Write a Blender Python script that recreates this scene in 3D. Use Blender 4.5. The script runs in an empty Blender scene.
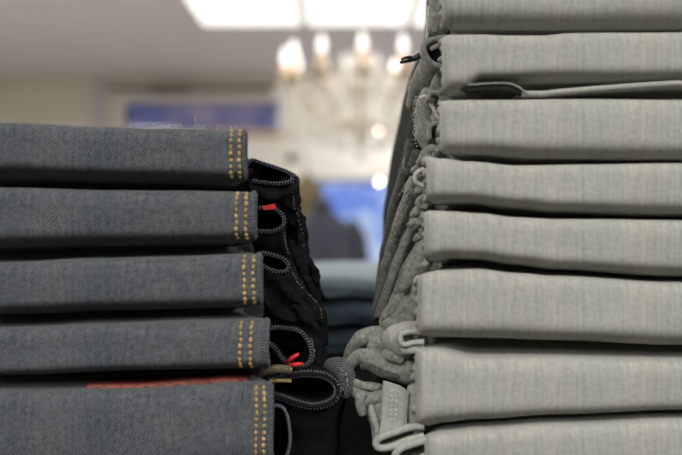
import bpy, bmesh, math, random
from mathutils import Vector, noise
random.seed(7)
sc = bpy.context.scene
COL = sc.collection

# ------------------------------------------------------------------ camera
F = 947.0           # focal length in pixels (50 mm on a 36 mm sensor, 682 px wide)
CZ = 1.2            # camera height
cam = bpy.data.cameras.new('camera'); co = bpy.data.objects.new('camera', cam); COL.objects.link(co)
co.location = (0, 0, CZ); co.rotation_euler = (math.pi/2, 0, 0)
cam.lens = 50; cam.sensor_width = 36; cam.clip_start = .02
cam.dof.use_dof = True; cam.dof.focus_distance = .505; cam.dof.aperture_fstop = 5.6
sc.camera = co
# ------------------------------------------------------------------ colour management
sc.view_settings.view_transform = 'Standard'; sc.view_settings.look = 'None'
sc.view_settings.gamma = 1; sc.view_settings.use_curve_mapping = False
sc.view_settings.exposure = 0.0
# ------------------------------------------------------------------ world: evening-blue sky with pale cloud, seen through the windows
w = bpy.data.worlds.new('sky'); sc.world = w; w.use_nodes = True
nt = w.node_tree; nt.nodes.clear()
tc = nt.nodes.new('ShaderNodeTexCoord'); nz = nt.nodes.new('ShaderNodeTexNoise'); nz.inputs['Scale'].default_value = 22
nz.inputs['Detail'].default_value = 3
cr = nt.nodes.new('ShaderNodeValToRGB')
cr.color_ramp.elements[0].position = .44; cr.color_ramp.elements[0].color = (.19, .32, .86, 1)
cr.color_ramp.elements[1].position = .56; cr.color_ramp.elements[1].color = (.62, .74, 1.0, 1)
bg = nt.nodes.new('ShaderNodeBackground'); bg.inputs['Strength'].default_value = .95
wo = nt.nodes.new('ShaderNodeOutputWorld')
nt.links.new(tc.outputs['Generated'], nz.inputs['Vector']); nt.links.new(nz.outputs['Fac'], cr.inputs['Fac'])
nt.links.new(cr.outputs['Color'], bg.inputs['Color']); nt.links.new(bg.outputs[0], wo.inputs[0])
# ------------------------------------------------------------------ area lights added at ceiling height, without fixtures of their own
CEIL = CZ + 1.44
def area(name, x, y, sx, sy, power, color=(1, .995, .985)):
    l = bpy.data.lights.new(name, 'AREA'); l.shape = 'RECTANGLE'; l.size = sx; l.size_y = sy; l.energy = power; l.color = color
    o = bpy.data.objects.new(name, l); o.location = (x, y, CEIL - .06); COL.objects.link(o)
    return o
area('added_fascia_light', 1.0, 8.45, 1.9, .12, 24)  # added to brighten the cream fascia, no lamp housing built
area('unseen_ceiling_light', -1.2, -1.3, 1.2, 1.2, 54)  # this and the next two: unseen, behind the camera, for the fold fronts
area('unseen_ceiling_light', 1.2, -1.3, 1.2, 1.2, 54)
area('unseen_ceiling_light', 0, -3.4, 2.6, 1.2, 70)
area('unseen_ceiling_light', -2.9, 3.4, 1.0, 3.0, 150)  # side pair added as fill, lifts ceiling and background by bounce
area('unseen_ceiling_light', 2.9, 3.4, 1.0, 3.0, 150)

# ------------------------------------------------------------------ helpers
def P(px, py, Y):
    return Vector(((px - 341.0) / F * Y, Y, CZ + (227.5 - py) / F * Y))

def tag(o, label=None, cat=None, group=None, kind=None):
    if label: o['label'] = label
    if cat: o['category'] = cat
    if group: o['group'] = group
    if kind: o['kind'] = kind
    return o

def empty(name, loc, label, cat, group=None):
    o = bpy.data.objects.new(name, None); o.location = loc; o.empty_display_size = .05
    COL.objects.link(o); return tag(o, label, cat, group)

def crom(pts, n):
    """Catmull-Rom through tuples of any length, n samples."""
    m = len(pts); out = []
    for i in range(n):
        t = i / (n - 1) * (m - 1); k = min(int(t), m - 2); f = t - k
        p0 = pts[max(k-1, 0)]; p1 = pts[k]; p2 = pts[k+1]; p3 = pts[min(k+2, m-1)]
        out.append(tuple(.5*((2*b) + (-a+c)*f + (2*a-5*b+4*c-d)*f*f + (-a+3*b-3*c+d)*f**3) for a, b, c, d in zip(p0, p1, p2, p3)))
    return out

def link(name, me, mat, parent=None, origin=None):
    o = bpy.data.objects.new(name, me); COL.objects.link(o)
    if mat is not None and not me.materials: me.materials.append(mat)
    if parent is not None:
        o.parent = parent
        pl = Vector((0, 0, 0)); q = parent
        while q is not None: pl += q.location; q = q.parent
        o.location = -pl
    return o

class MB:
    """collects grids, boxes, tubes into one mesh (world coordinates) with uvs in metres"""
    def __init__(s): s.v = []; s.f = []; s.uv = []; s.flat = set()
    def grid(s, G, closed=False, uvs=None, flip=False, cap=False):
        b = len(s.v); R = len(G); C = len(G[0])
        # arc lengths
        U = [[0.0]*C for _ in range(R)]; V = [[0.0]*C for _ in range(R)]
        for i in range(R):
            for j in range(C):
                if j: V[i][j] = V[i][j-1] + (G[i][j]-G[i][j-1]).length
                if i: U[i][j] = U[i-1][j] + (G[i][j]-G[i-1][j]).length
        for i in range(R): s.v += [tuple(p) for p in G[i]]
        CC = C if closed else C-1
        for i in range(R-1):
            for j in range(CC):
                j2 = (j+1) % C
                q = [b+i*C+j, b+i*C+j2, b+(i+1)*C+j2, b+(i+1)*C+j]
                def uvf(a, c): return (U[a][c], V[a][c])
                vend = V[i][j] + (G[i][j2]-G[i][j]).length
                uq = [(U[i][j], V[i][j]), (U[i][j], vend), (U[i+1][j], vend), (U[i+1][j], V[i+1][j])]
                if flip: q.reverse(); uq.reverse()
                s.f.append(q); s.uv.append(uq)
        if cap:
            for i in (0, R-1):
                q = [b+i*C+j for j in range(C)]
                if (i == 0) != flip: q.reverse()
                s.f.append(q); s.uv.append([(s.v[k][0], s.v[k][2]) for k in q])
    def box(s, c, d):
        b = len(s.v); x, y, z = c; a, e, g = d[0]/2, d[1]/2, d[2]/2
        s.v += [(x+i*a, y+j*e, z+k*g) for i in (-1, 1) for j in (-1, 1) for k in (-1, 1)]
        for q in ([0,1,3,2],[4,6,7,5],[0,4,5,1],[2,3,7,6],[0,2,6,4],[1,5,7,3]):
            s.flat.add(len(s.f)); s.f.append([b+k for k in q]); s.uv.append([(s.v[b+k][0]+s.v[b+k][1], s.v[b+k][2]+s.v[b+k][1]) for k in q])
    def tube(s, pts, rad, n=8, cap=True):
        pts = [Vector(p) for p in pts]; G = []
        for i, p in enumerate(pts):
            t = (pts[min(i+1, len(pts)-1)] - pts[max(i-1, 0)]).normalized()
            a = Vector((0, 0, 1)) if abs(t.z) < .9 else Vector((0, 1, 0))
            u = t.cross(a).normalized(); v = t.cross(u).normalized()
            r = rad[i] if isinstance(rad, (list, tuple)) else rad
            G.append([p + u*r*math.cos(2*math.pi*k/n) + v*r*math.sin(2*math.pi*k/n) for k in range(n)])
        s.grid(G, closed=True, cap=cap)
    def lathe(s, prof, c, n=16):
        G = [[Vector((c[0]+r*math.cos(2*math.pi*k/n), c[1]+r*math.sin(2*math.pi*k/n), c[2]+z)) for k in range(n)] for r, z in prof]
        s.grid(G, closed=True, cap=True)
    def bead(s, c, a, r, ax=None, n=6, m=4):
        """ellipsoid of half length a along ax, radius r"""
        ax = (ax or Vector((0, 0, 1))).normalized(); h = Vector((0, 1, 0)) if abs(ax.y) < .8 else Vector((1, 0, 0))
        u = ax.cross(h).normalized(); v = ax.cross(u); G = []
        for i in range(m+1):
            t = math.pi*i/m; rr = max(math.sin(t), .02)*r
            G.append([c - ax*a*math.cos(t) + u*rr*math.cos(2*math.pi*k/n) + v*rr*math.sin(2*math.pi*k/n) for k in range(n)])
        s.grid(G, closed=True, cap=True)
    def build(s, name, mat, parent=None, thick=0, smooth=True, sub=0):
        me = bpy.data.meshes.new(name); me.from_pydata(s.v, [], s.f)
        ul = me.uv_layers.new(name='UVMap'); i = 0
        for q in s.uv:
            for c in q: ul.data[i].uv = c; i += 1
        if smooth:
            me.polygons.foreach_set('use_smooth', [k not in s.flat for k in range(len(s.f))])
        me.update()
        bm = bmesh.new(); bm.from_mesh(me); bmesh.ops.recalc_face_normals(bm, faces=bm.faces); bm.to_mesh(me); bm.free()
        o = link(name, me, mat, parent)
        if sub:
            m = o.modifiers.new('s', 'SUBSURF'); m.levels = m.render_levels = sub
        if thick:
            m = o.modifiers.new('t', 'SOLIDIFY'); m.thickness = thick; m.offset = 0
        return o

def wob(p, sc_, amp, seed=0.0):
    q = Vector(p)*sc_ + Vector((seed, seed*1.7, seed*.3))
    return Vector(noise.noise_vector(q))*amp

def patch(name, rows, mat, parent, nu=40, nv=18, thick=.0014, amp=.0008, fs=90, seed=0.):
    """sheet of cloth through rows of control points (px, py, Y)"""
    m = max(len(r) for r in rows)
    cols = [crom(r, nv) for r in rows]
    G = []
    for j in range(nv):
        G.append(crom([c[j] for c in cols], nu))
    GG = [[P(*G[j][i]) for j in range(nv)] for i in range(nu)]
    GG = [[p + wob(p, fs, amp, seed) for p in r] for r in GG]
    mb = MB(); mb.grid(GG); return mb.build(name, mat, parent, thick)

def roll(path, n=44, k=16, flat=.75, amp=.0007, fs=110, seed=0., ridge=0):
    """rounded fold of cloth along a path of (px, py, Y, half width in px); returns an MB"""
    S = crom(path, n); C = [P(a, b, c) for a, b, c, d in S]; G = []
    for i in range(n):
        t = (C[min(i+1, n-1)] - C[max(i-1, 0)]).normalized()
        u = t.cross(Vector((0, 1, 0))).normalized(); v = t.cross(u).normalized()
        r = max(S[i][3], .4) / F * S[i][2]
        e = min(i, n-1-i) / 3.0; r *= min(1, .35 + .65*e) if e < 1 else 1
        if ridge: r *= 1 + ridge*math.sin(i*1.9)
        ring = []
        for q in range(k):
            a = 2*math.pi*q/k
            p = C[i] + u*r*math.cos(a) + v*r*flat*math.sin(a)
            ring.append(p + wob(p, fs, amp, seed) + wob(p, fs*3, amp*.35, seed+3))
        G.append(ring)
    mb = MB(); mb.grid(G, closed=True, cap=True); return mb

def hem(name, path, Y0, Y1, mat, parent, edge_mat=None, edge_r=.0009, thick=.0016, shift=(0, 0), n=60, amp=.0005, seed=0., beads=True, close=None):
    """ribbon of cloth whose end edge follows path (px, py) at depth Y0 and which runs back to Y1 (an opening of a folded leg)"""
    S = crom([(a, b) for a, b in path], n); G = []
    m = 12
    for a, b in S:
        p0 = P(a, b, Y0); p1 = Vector((p0.x + shift[0], Y1, p0.z + shift[1]))
        col = []
        for j in range(m):
            p = p0.lerp(p1, j/(m-1)); col.append(p + wob(p, 70, amp*(1+2*j/m), seed))
        G.append(col)
    mb = MB(); mb.grid(G)
    o = mb.build(name, mat, parent, thick)
    if close:
        c = MB(); ring = [g[m-2] for g in G]; cen = sum(ring, Vector())/len(ring)
        c.grid([ring, [cen.lerp(r, .02) for r in ring]], closed=True); c.build('dark_backing', mat, o, .0005)  # dark sheet added across the back so the opening stays dark inside
    if edge_mat:
        e = MB(); E = [g[0] for g in G]
        if beads:
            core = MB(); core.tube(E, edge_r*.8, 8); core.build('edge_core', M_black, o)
        else:
            e.tube(E, edge_r, 8)
        if beads:
            L = 0; last = E[0]; step = .0015
            for i in range(1, len(E)):
                seg = (E[i]-E[i-1]); d = seg.length; tt = seg.normalized()
                while L + d >= step:
                    f = (step - L)/d; pos = E[i-1].lerp(E[i], f)
                    e.bead(pos + Vector((0, -.0002, 0)), edge_r*1.45, .0006, tt.cross(Vector((0, 1, 0)))*1 + tt*.5, 5, 4)
                    E_prev = pos; L = -(d*f); 
                    L = 0; d = (E[i]-pos).length
                    if d < 1e-7: break
                    # continue along the rest of this segment
                    E[i-1] = pos
                L += d
        e.build('overlocked_edge', edge_mat, o)
    return o

# ------------------------------------------------------------------ materials
def new_mat(name):
    m = bpy.data.materials.new(name); m.use_nodes = True
    n = m.node_tree.nodes; return m, n, m.node_tree.links, n['Principled BSDF']

def plain(name, col, rough=.6, metal=0, var=.06, scale=20, emit=None, strength=0, bump=0):
    m, n, l, b = new_mat(name)
    t = n.new('ShaderNodeTexCoord'); z = n.new('ShaderNodeTexNoise'); z.inputs['Scale'].default_value = scale
    r = n.new('ShaderNodeValToRGB')
    r.color_ramp.elements[0].color = tuple(c*(1-var) for c in col)+(1,); r.color_ramp.elements[1].color = tuple(min(1, c*(1+var)) for c in col)+(1,)
    r.color_ramp.elements[0].position = .3; r.color_ramp.elements[1].position = .7
    l.new(t.outputs['Object'], z.inputs['Vector']); l.new(z.outputs['Fac'], r.inputs['Fac']); l.new(r.outputs['Color'], b.inputs['Base Color'])
    b.inputs['Roughness'].default_value = rough; b.inputs['Metallic'].default_value = metal
    if emit: b.inputs['Emission Color'].default_value = (*emit, 1); b.inputs['Emission Strength'].default_value = strength
    if bump:
        bp = n.new('ShaderNodeBump'); bp.inputs['Strength'].default_value = bump; bp.inputs['Distance'].default_value = .001
        l.new(z.outputs['Fac'], bp.inputs['Height']); l.new(bp.outputs['Normal'], b.inputs['Normal'])
    return m

def denim(name, dark, light, lo=.33, pitch=.0011, twill=.6, slub=.5, streak_u=900, streak_v=60, rough=.92, bump=.35, sheen=.15, tint=None):
    """twill-woven cotton: diagonal ribs, slubby yarn streaks along v, mottled wear; uv is in metres"""
    m, n, l, b = new_mat(name)
    uv = n.new('ShaderNodeTexCoord')
    mp = n.new('ShaderNodeMapping'); mp.inputs['Rotation'].default_value = (0, 0, math.radians(-58))
    l.new(uv.outputs['UV'], mp.inputs['Vector'])
    wv = n.new('ShaderNodeTexWave'); wv.inputs['Scale'].default_value = 2*math.pi/20/pitch
    wv.inputs['Distortion'].default_value = 1.6; wv.inputs['Detail'].default_value = 2; wv.inputs['Detail Scale'].default_value = 1.2
    l.new(mp.outputs['Vector'], wv.inputs['Vector'])
    ms = n.new('ShaderNodeMapping'); ms.inputs['Scale'].default_value = (streak_u, streak_v, 1); l.new(uv.outputs['UV'], ms.inputs['Vector'])
    s1 = n.new('ShaderNodeTexNoise'); s1.inputs['Scale'].default_value = 1; s1.inputs['Detail'].default_value = 3; l.new(ms.outputs['Vector'], s1.inputs['Vector'])
    s2 = n.new('ShaderNodeTexNoise'); s2.inputs['Scale'].default_value = 420; s2.inputs['Detail'].default_value = 4; l.new(uv.outputs['UV'], s2.inputs['Vector'])
    def mth(op, a, c):
        x = n.new('ShaderNodeMath'); x.operation = op
        for i, q in enumerate((a, c)):
            if isinstance(q, (int, float)): x.inputs[i].default_value = q
            else: l.new(q, x.inputs[i])
        return x.outputs[0]
    a = mth('MULTIPLY', wv.outputs['Fac'], twill)
    c = mth('MULTIPLY', s1.outputs['Fac'], slub)
    d = mth('MULTIPLY', s2.outputs['Fac'], 1.0)
    sm = mth('ADD', mth('ADD', a, c), d)
    nrm = mth('DIVIDE', sm, twill+slub+1.0)
    r = n.new('ShaderNodeValToRGB'); r.color_ramp.elements[0].position = lo; r.color_ramp.elements[1].position = 1-lo
    r.color_ramp.elements[0].color = (*dark, 1); r.color_ramp.elements[1].color = (*light, 1)
    l.new(nrm, r.inputs['Fac'])
    out = r.outputs['Color']
    if tint:
        s3 = n.new('ShaderNodeTexNoise'); s3.inputs['Scale'].default_value = 45; s3.inputs['Detail'].default_value = 2; l.new(uv.outputs['UV'], s3.inputs['Vector'])
        r3 = n.new('ShaderNodeValToRGB'); r3.color_ramp.elements[0].position = .35; r3.color_ramp.elements[1].position = .65
        r3.color_ramp.elements[0].color = (*tint[0], 1); r3.color_ramp.elements[1].color = (*tint[1], 1)
        l.new(s3.outputs['Fac'], r3.inputs['Fac'])
        mx = n.new('ShaderNodeMix'); mx.data_type = 'RGBA'; mx.blend_type = 'MULTIPLY'; mx.inputs[0].default_value = 1
        l.new(out, mx.inputs[6]); l.new(r3.outputs['Color'], mx.inputs[7]); out = mx.outputs[2]
    l.new(out, b.inputs['Base Color']); b.inputs['Roughness'].default_value = rough
    b.inputs['Specular IOR Level'].default_value = .15
    b.inputs['Sheen Weight'].default_value = sheen; b.inputs['Sheen Roughness'].default_value = .5
    bp = n.new('ShaderNodeBump'); bp.inputs['Strength'].default_value = bump; bp.inputs['Distance'].default_value = .0004
    l.new(nrm, bp.inputs['Height']); l.new(bp.outputs['Normal'], b.inputs['Normal'])
    return m

M_dark = denim('charcoal_denim', (.005, .008, .011), (.178, .190, .197), slub=.7, twill=1.0, lo=.38, tint=((.86, .90, .92), (1.08, 1.02, 1.06)))
M_black = denim('black_denim_side_shade', (.003, .003, .0035), (.018, .018, .019), bump=.5, sheen=.0)  # side cloth of the charcoal jeans, shade put into the near-black colour
M_edge = plain('overlock_thread', (.12, .13, .16), .8, var=.4, scale=900)
M_gold = plain('golden_stitch_thread', (.46, .31, .115), .6, var=.45, scale=300)
M_goldold = plain('worn_gold_thread', (.26, .20, .09), .7, var=.5, scale=500)
M_lt = denim('pale_grey_denim', (.30, .31, .268), (.465, .47, .42), twill=.15, slub=1.2, streak_u=650, streak_v=40, bump=.2, tint=((.93, .95, .95), (1.04, 1.0, .99)))
M_mid = denim('side_shade_denim', (.155, .16, .138), (.37, .375, .33), twill=.12, slub=.3, bump=.8)  # pale denim darkened for the stack's side, shade put into the colour
M_shadow = denim('painted_shade_denim', (.010, .011, .009), (.038, .039, .033), twill=.5, bump=.5, sheen=0)  # shade of the far side and the flap fold, put into the colour
M_ltthread = plain('pale_thread', (.55, .54, .48), .8, var=.2, scale=400)
M_red = plain('red_label_cloth', (.75, .03, .03), .6, var=.15, scale=200)
M_navy = denim('blue_denim', (.035, .06, .085), (.20, .27, .35), pitch=.002, bump=.4, tint=((.6, .7, .8), (1.3, 1.2, 1.1)))
M_paleblue = denim('pale_blue_denim', (.15, .21, .24), (.38, .47, .53), pitch=.002, bump=.3)
M_blacktoggle = plain('black_cord', (.012, .012, .012), .5)

# leather-red size patch with dark print
def patch_mat():
    m, n, l, b = new_mat('red_printed_patch')
    t = n.new('ShaderNodeTexCoord'); mp = n.new('ShaderNodeMapping'); mp.inputs['Scale'].default_value = (260, 700, 1)
    z = n.new('ShaderNodeTexNoise'); z.inputs['Scale'].default_value = 1; r = n.new('ShaderNodeValToRGB')
    r.color_ramp.elements[0].position = .40; r.color_ramp.elements[0].color = (.05, .02, .015, 1)
    r.color_ramp.elements[1].position = .50; r.color_ramp.elements[1].color = (.26, .06, .04, 1)
    l.new(t.outputs['UV'], mp.inputs['Vector']); l.new(mp.outputs['Vector'], z.inputs['Vector']); l.new(z.outputs['Fac'], r.inputs['Fac']); l.new(r.outputs['Color'], b.inputs['Base Color'])
    b.inputs['Roughness'].default_value = .6
    return m
M_patch = patch_mat()

# ------------------------------------------------------------------ the room
M_ceil = plain('ceiling_paint', (.80, .755, .795), .9, var=.03, scale=3)
M_wall = plain('wall_paint', (.66, .63, .55), .9, var=.03, scale=3)
M_cream = plain('cream_fascia_paint', (.88, .84, .78), .8, var=.04, scale=2)
M_trim = plain('white_trim_paint', (.70, .68, .68), .6, var=.03)
M_brown = plain('brown_rail', (.16, .11, .08), .5)
M_floor = plain('floor_boards', (.30, .275, .24), .6, var=.06, scale=6)
M_panel = plain('lamp_diffuser', (.9, .9, .9), .5, emit=(1, .98, .95), strength=1.2)
M_bar = plain('lamp_frame', (.72, .72, .66), .5)
M_dark_table = plain('black_table_lacquer', (.010, .010, .010), .95, var=.3)
M_dark_table.node_tree.nodes['Principled BSDF'].inputs['Specular IOR Level'].default_value = .1

def glassmat(name, tint, gloss=.06):
    m, n, l, b = new_mat(name); n.remove(b)
    tr = n.new('ShaderNodeBsdfTransparent'); tr.inputs['Color'].default_value = (*tint, 1)
    gl = n.new('ShaderNodeBsdfGlossy'); gl.inputs['Roughness'].default_value = .05
    z = n.new('ShaderNodeTexNoise'); z.inputs['Scale'].default_value = 2
    mx = n.new('ShaderNodeMixShader'); ma = n.new('ShaderNodeMath'); ma.operation = 'MULTIPLY'; ma.inputs[1].default_value = gloss*2
    l.new(z.outputs['Fac'], ma.inputs[0]); l.new(ma.outputs[0], mx.inputs[0])
    l.new(tr.outputs[0], mx.inputs[1]); l.new(gl.outputs[0], mx.inputs[2]); l.new(mx.outputs[0], n['Material Output'].inputs[0])
    return m
M_glass = glassmat('window_glass', (.95, .97, 1))
M_tint = glassmat('tinted_blue_glass', (.56, .48, .48))

def struct(name, boxes, mat, parent=None):
    mb = MB()
    for c, d in boxes: mb.box(c, d)
    o = mb.build(name, mat, parent, smooth=False)
    if parent is None: o['kind'] = 'structure'
    return o
YB = 9.0; XL, XR, YN = -4.2, 4.2, -5.0
struct('floor', [((0, 2, -.05), (8.6, 14.2, .1))], M_floor)
struct('ceiling', [((0, 2, CEIL+.05), (8.6, 14.2, .1))], M_ceil)
struct('wall_left', [((XL-.05, 2, CEIL/2), (.1, 14.2, CEIL))], M_wall)
struct('wall_right', [((XR+.05, 2, CEIL/2), (.1, 14.2, CEIL))], M_wall)
struct('wall_near', [((0, YN-.05, CEIL/2), (8.6, .1, CEIL))], plain('low_bounce_brown', (.10, .075, .055), .6, var=.2, scale=8))  # unseen wall, coloured dark to cut bounce under the folds
# back wall with two openings
s1 = (-2.05, -.60, 2.12, 2.385)      # strip window x0 x1 z0 z1
s2 = (-.38, 2.6, .55, 1.63)          # big shop window
def wallbox(x0, x1, z0, z1, y=YB, t=.16): return (((x0+x1)/2, y+t/2, (z0+z1)/2), (x1-x0, t, z1-z0))
struct('wall_back', [wallbox(XL, s1[0], 0, CEIL), wallbox(s1[0], s1[1], 0, s1[2]), wallbox(s1[0], s1[1], s1[3], CEIL),
                     wallbox(s1[1], s2[0], 0, CEIL), wallbox(s2[0], s2[1], 0, s2[2]), wallbox(s2[0], s2[1], s2[3], CEIL), wallbox(s2[1], XR, 0, CEIL)], M_wall)
def frame(name, s, fw, mat, pane, mull=()):
    x0, x1, z0, z1 = s
    o = struct(name, [wallbox(x0-fw, x0, z0-fw, z1+fw, YB-.04, .1), wallbox(x1, x1+fw, z0-fw, z1+fw, YB-.04, .1),
                      wallbox(x0, x1, z0-fw, z0, YB-.04, .1), wallbox(x0, x1, z1, z1+fw, YB-.04, .1)], mat)
    xs = [x0, *mull, x1]
    for a, b in zip(xs, xs[1:]): struct('pane', [wallbox(a, b, z0, z1, YB+.05, .006)], pane, o)
    for a in mull: struct('mullion', [wallbox(a-.025, a+.025, z0, z1, YB+.02, .05)], mat, o)
    return o
frame('window_1', s1, .07, M_trim, M_tint)
frame('window_2', s2, .06, M_trim, M_glass, (1.1,))
struct('trim_1', [wallbox(-2.32, -2.25, 0, CEIL-.03, YB-.05, .05)], plain('lilac_trim', (.52, .50, .56), .7))
struct('trim_2', [wallbox(-2.2, -.55, 2.50, 2.53, YB-.06, .06), wallbox(-1.80, -1.42, 2.475, 2.54, YB-.1, .1)], M_brown)
struct('trim_3', [wallbox(-.95, 2.9, 1.66, 2.07, YB-.12, .12)], M_cream)
struct('trim_4', [wallbox(-.95, 2.9, 1.635, 1.66, YB-.14, .14)], plain('grey_ledge', (.30, .31, .36), .6))

# ceiling light panel with metal cross bars (the bright skylight-like lamp)
def lamp_panel(x0, x1, y0, y1, divs, label, strength_mat):
    t = empty('ceiling_light', ((x0+x1)/2, (y0+y1)/2, CEIL), label, 'ceiling light')
    xs = [x0 + (x1-x0)*i/divs for i in range(divs+1)]
    for a, b in zip(xs, xs[1:]):
        mb = MB(); mb.box(((a+b)/2, (y0+y1)/2, CEIL-.015), (b-a-.02, y1-y0-.02, .03)); mb.build('diffuser', strength_mat, t, smooth=False)
    mb = MB()
    for a in xs[1:-1]: mb.box((a, (y0+y1)/2, CEIL-.02), (.05, y1-y0, .04))
    for a in (x0, x1): mb.box((a, (y0+y1)/2, CEIL-.02), (.03, y1-y0+.03, .04))
    for b in (y0, y1): mb.box(((x0+x1)/2, b, CEIL-.02), (x1-x0, .03, .04))
    mb.build('lamp_frame', M_bar, t, smooth=False)
    return t
lamp_panel(-.97, 1.19, 3.9, 6.6, 3, 'large bright white ceiling light panel with thin cross bars behind the chandelier', M_panel)

# ------------------------------------------------------------------ display table
TZ = P(0, 482, .45).z
t = empty('display_table', (0, .95, 0), 'black display table carrying the folded jeans stacks', 'table')
mb = MB(); mb.box((0, .25, TZ-.02), (2.0, 2.42, .04)); o = mb.build('table_top', M_dark_table, t, smooth=False)  # near end runs on unseen under the camera to block floor bounce
bv = o.modifiers.new('b', 'BEVEL'); bv.width = .003; bv.segments = 2
for x in (-.94, .94):
    for y in (-.9, 1.40):
        mb = MB(); mb.box((x, y, (TZ-.04)/2), (.05, .05, TZ-.04)); mb.build('leg', M_dark_table, t, smooth=False)

# ------------------------------------------------------------------ folded jeans: the long front fold
def ipl(poly, x):
    if x <= poly[0][0]: return poly[0][1]
    for (a, b), (c, d) in zip(poly, poly[1:]):
        if x <= c:
            f = (x-a)/(c-a); f = f*f*(3-2*f)
            return b + (d-b)*f
    return poly[-1][1]

def band(parent, mat, top, bot, touch_t, touch_b, xe, xo, Yf, Yb, side, n=2.8, D=.012, DB=.022, cav=.040, cols=110, seed=0., amp=.0006, wrap=.010):
    """xe: pixel column of the end that faces the gap, xo: the far end outside the picture; side +1 when the gap lies to the right"""
    NF = 26; G = []
    prof_cache = []
    for i in range(cols+1):
        f = i/cols; f = 1-(1-f)**1.7          # denser near the visible end
        px = xo + (xe-xo)*f
        zt = P(0, ipl(top, px), Yf).z; zb = P(0, ipl(bot, px), Yf).z
        tt = P(0, ipl(touch_t, px), Yf).z; tb = P(0, ipl(touch_b, px), Yf).z
        X = (px-341)/F*Yf
        dist = abs(px-xe)/F*Yf
        e = 1-min(1, dist/.0045); back = .0045*e*e; shr = 1-.07*e*e*e
        zc = (zt+zb)/2; h = (zt-zb)/2*shr
        row = []
        def add(y, z):
            xin = side*min(.018, max(0, (y-Yf-.006))*.45)*min(1, max(0, 1-dist/.04)) 
            p = Vector((X-xin, y+back*(1 if y < Yf+.03 else 0), z)); row.append(p)
        yk = Yf+D+cav
        for j in range(9, 0, -1):
            add(yk + (Yb-yk)*(j/9)**1.3, tt)
        for j in range(4, 0, -1):
            s_ = j/4; q4 = s_**4; add(Yf+D+cav*s_, (zc+h)*(1-q4)+tt*q4)
        for j in range(NF+1):
            th = math.pi/2 - math.pi*j/NF
            if th >= 0:
                sz = abs(math.sin(th))**(2/n); dy = D*(1-abs(math.cos(th))**(2/n))
            else:
                q = j/NF*2-1; sz = -q; dy = DB*q**5.5
            add(Yf + dy, zc + h*sz)
        for j in range(1, 5):
            s_ = j/4; q4 = s_**4; add(Yf+DB+(cav+D-DB)*s_, (zc-h)*(1-q4)+tb*q4)
        for j in range(1, 10):
            add(yk + (Yb-yk)*(j/9)**1.3, tb)
        out = []
        for p in row:
            a = amp if p.y < Yf+.03 else amp*.2
            q = Vector((p.x*.35, p.y, p.z)); w1 = noise.noise(Vector((p.x*28, p.z*60, seed)))*a*1.5 if p.y < Yf+.02 else 0
            d_ = wob(q, 60, a, seed) + wob(p, 400, a*.16, seed)
            d_.z *= .6
            out.append(p + d_ + Vector((0, w1, 0)))
        G.append(out)
    mb = MB(); mb.grid(G, closed=True, cap=True)
    o = mb.build('front_fold', mat, parent)
    return o, G

def stitches(G, px, Yf, parent, mat, r=.00095, ln=.0026, gap=.0031, name='stitching', lo=13+2, hi=13+26-2, off=.0003):
    """stitches running down the front of a fold at pixel column px"""
    X = (px-341)/F*Yf
    best = min(G, key=lambda c: abs(c[26].x-X))
    pts = best[lo:hi]; mb = MB(); L = 0
    d = 0
    for a, b in zip(pts, pts[1:]):
        seg = b-a; s_ = seg.length
        while d + s_ > gap:
            f = (gap-d)/s_; p = a.lerp(b, f)
            nrm = Vector((0, -1, 0)); j = Vector((random.uniform(-1, 1)*.0002, 0, 0))
            sz = random.uniform(.75, 1.15)
            mb.bead(p + nrm*off + j, ln/2*sz, r*random.uniform(.8, 1.1), seg + Vector((random.uniform(-.1, .1)*seg.length, 0, 0)), 6, 5)
            a = p; seg = b-a; s_ = seg.length; d = 0
            if s_ < 1e-6: break
        d += s_
    return mb.build(name, mat, parent)

YF = .45
Ltop = [[(-60, 119), (0, 120.5), (90, 124.5), (160, 126.5), (243, 128)],
        [(-60, 187), (0, 187), (100, 189), (170, 190), (255, 191)],
        [(-60, 264), (0, 263), (90, 259), (170, 257), (262, 254)],
        [(-60, 331), (0, 330), (100, 325), (200, 322), (268, 321)],
        [(-60, 393), (0, 393), (130, 392), (200, 388), (225, 385), (273, 385)]]
Lbot = [[(-60, 176), (0, 177), (130, 181), (247, 184)],
        [(-60, 250), (0, 249), (90, 247), (200, 245), (257, 244)],
        [(-60, 319), (0, 318), (100, 314), (262, 311)],
        [(-60, 382), (0, 381), (140, 376), (268, 374)],
        [(-60, 480), (273, 480)]]
def mid(a, b):
    xs = sorted({x for x, _ in a} | {x for x, _ in b}); return [(x, (ipl(a, x)+ipl(b, x))/2) for x in xs]
def touches(top, bot, last):
    T = []; B = []
    for k in range(len(top)):
        T.append(top[0] if k == 0 else mid(bot[k-1], top[k]))
        B.append([(-60, last), (760, last)] if k == len(top)-1 else mid(bot[k], top[k+1]))
    return T, B
LT, LB = touches(Ltop, Lbot, 481.5)
Lend = [246, 256, 262, 269, 273]
Lst = [(231, 239), (237, 246.5), (243.5, 253), (240.5, 250), (256, 264.5)]
Llab = ['charcoal denim jeans topmost of the left stack, with a wide open side loop',
        'charcoal denim jeans second from top of left stack, red tab by its loop',
        'charcoal denim jeans in the middle of the left stack, third from the top',
        'charcoal denim jeans fourth from the top of the left stack, resting on the red patch',
        'charcoal denim jeans at bottom of left stack, red patch on its top edge']
left = []
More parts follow.
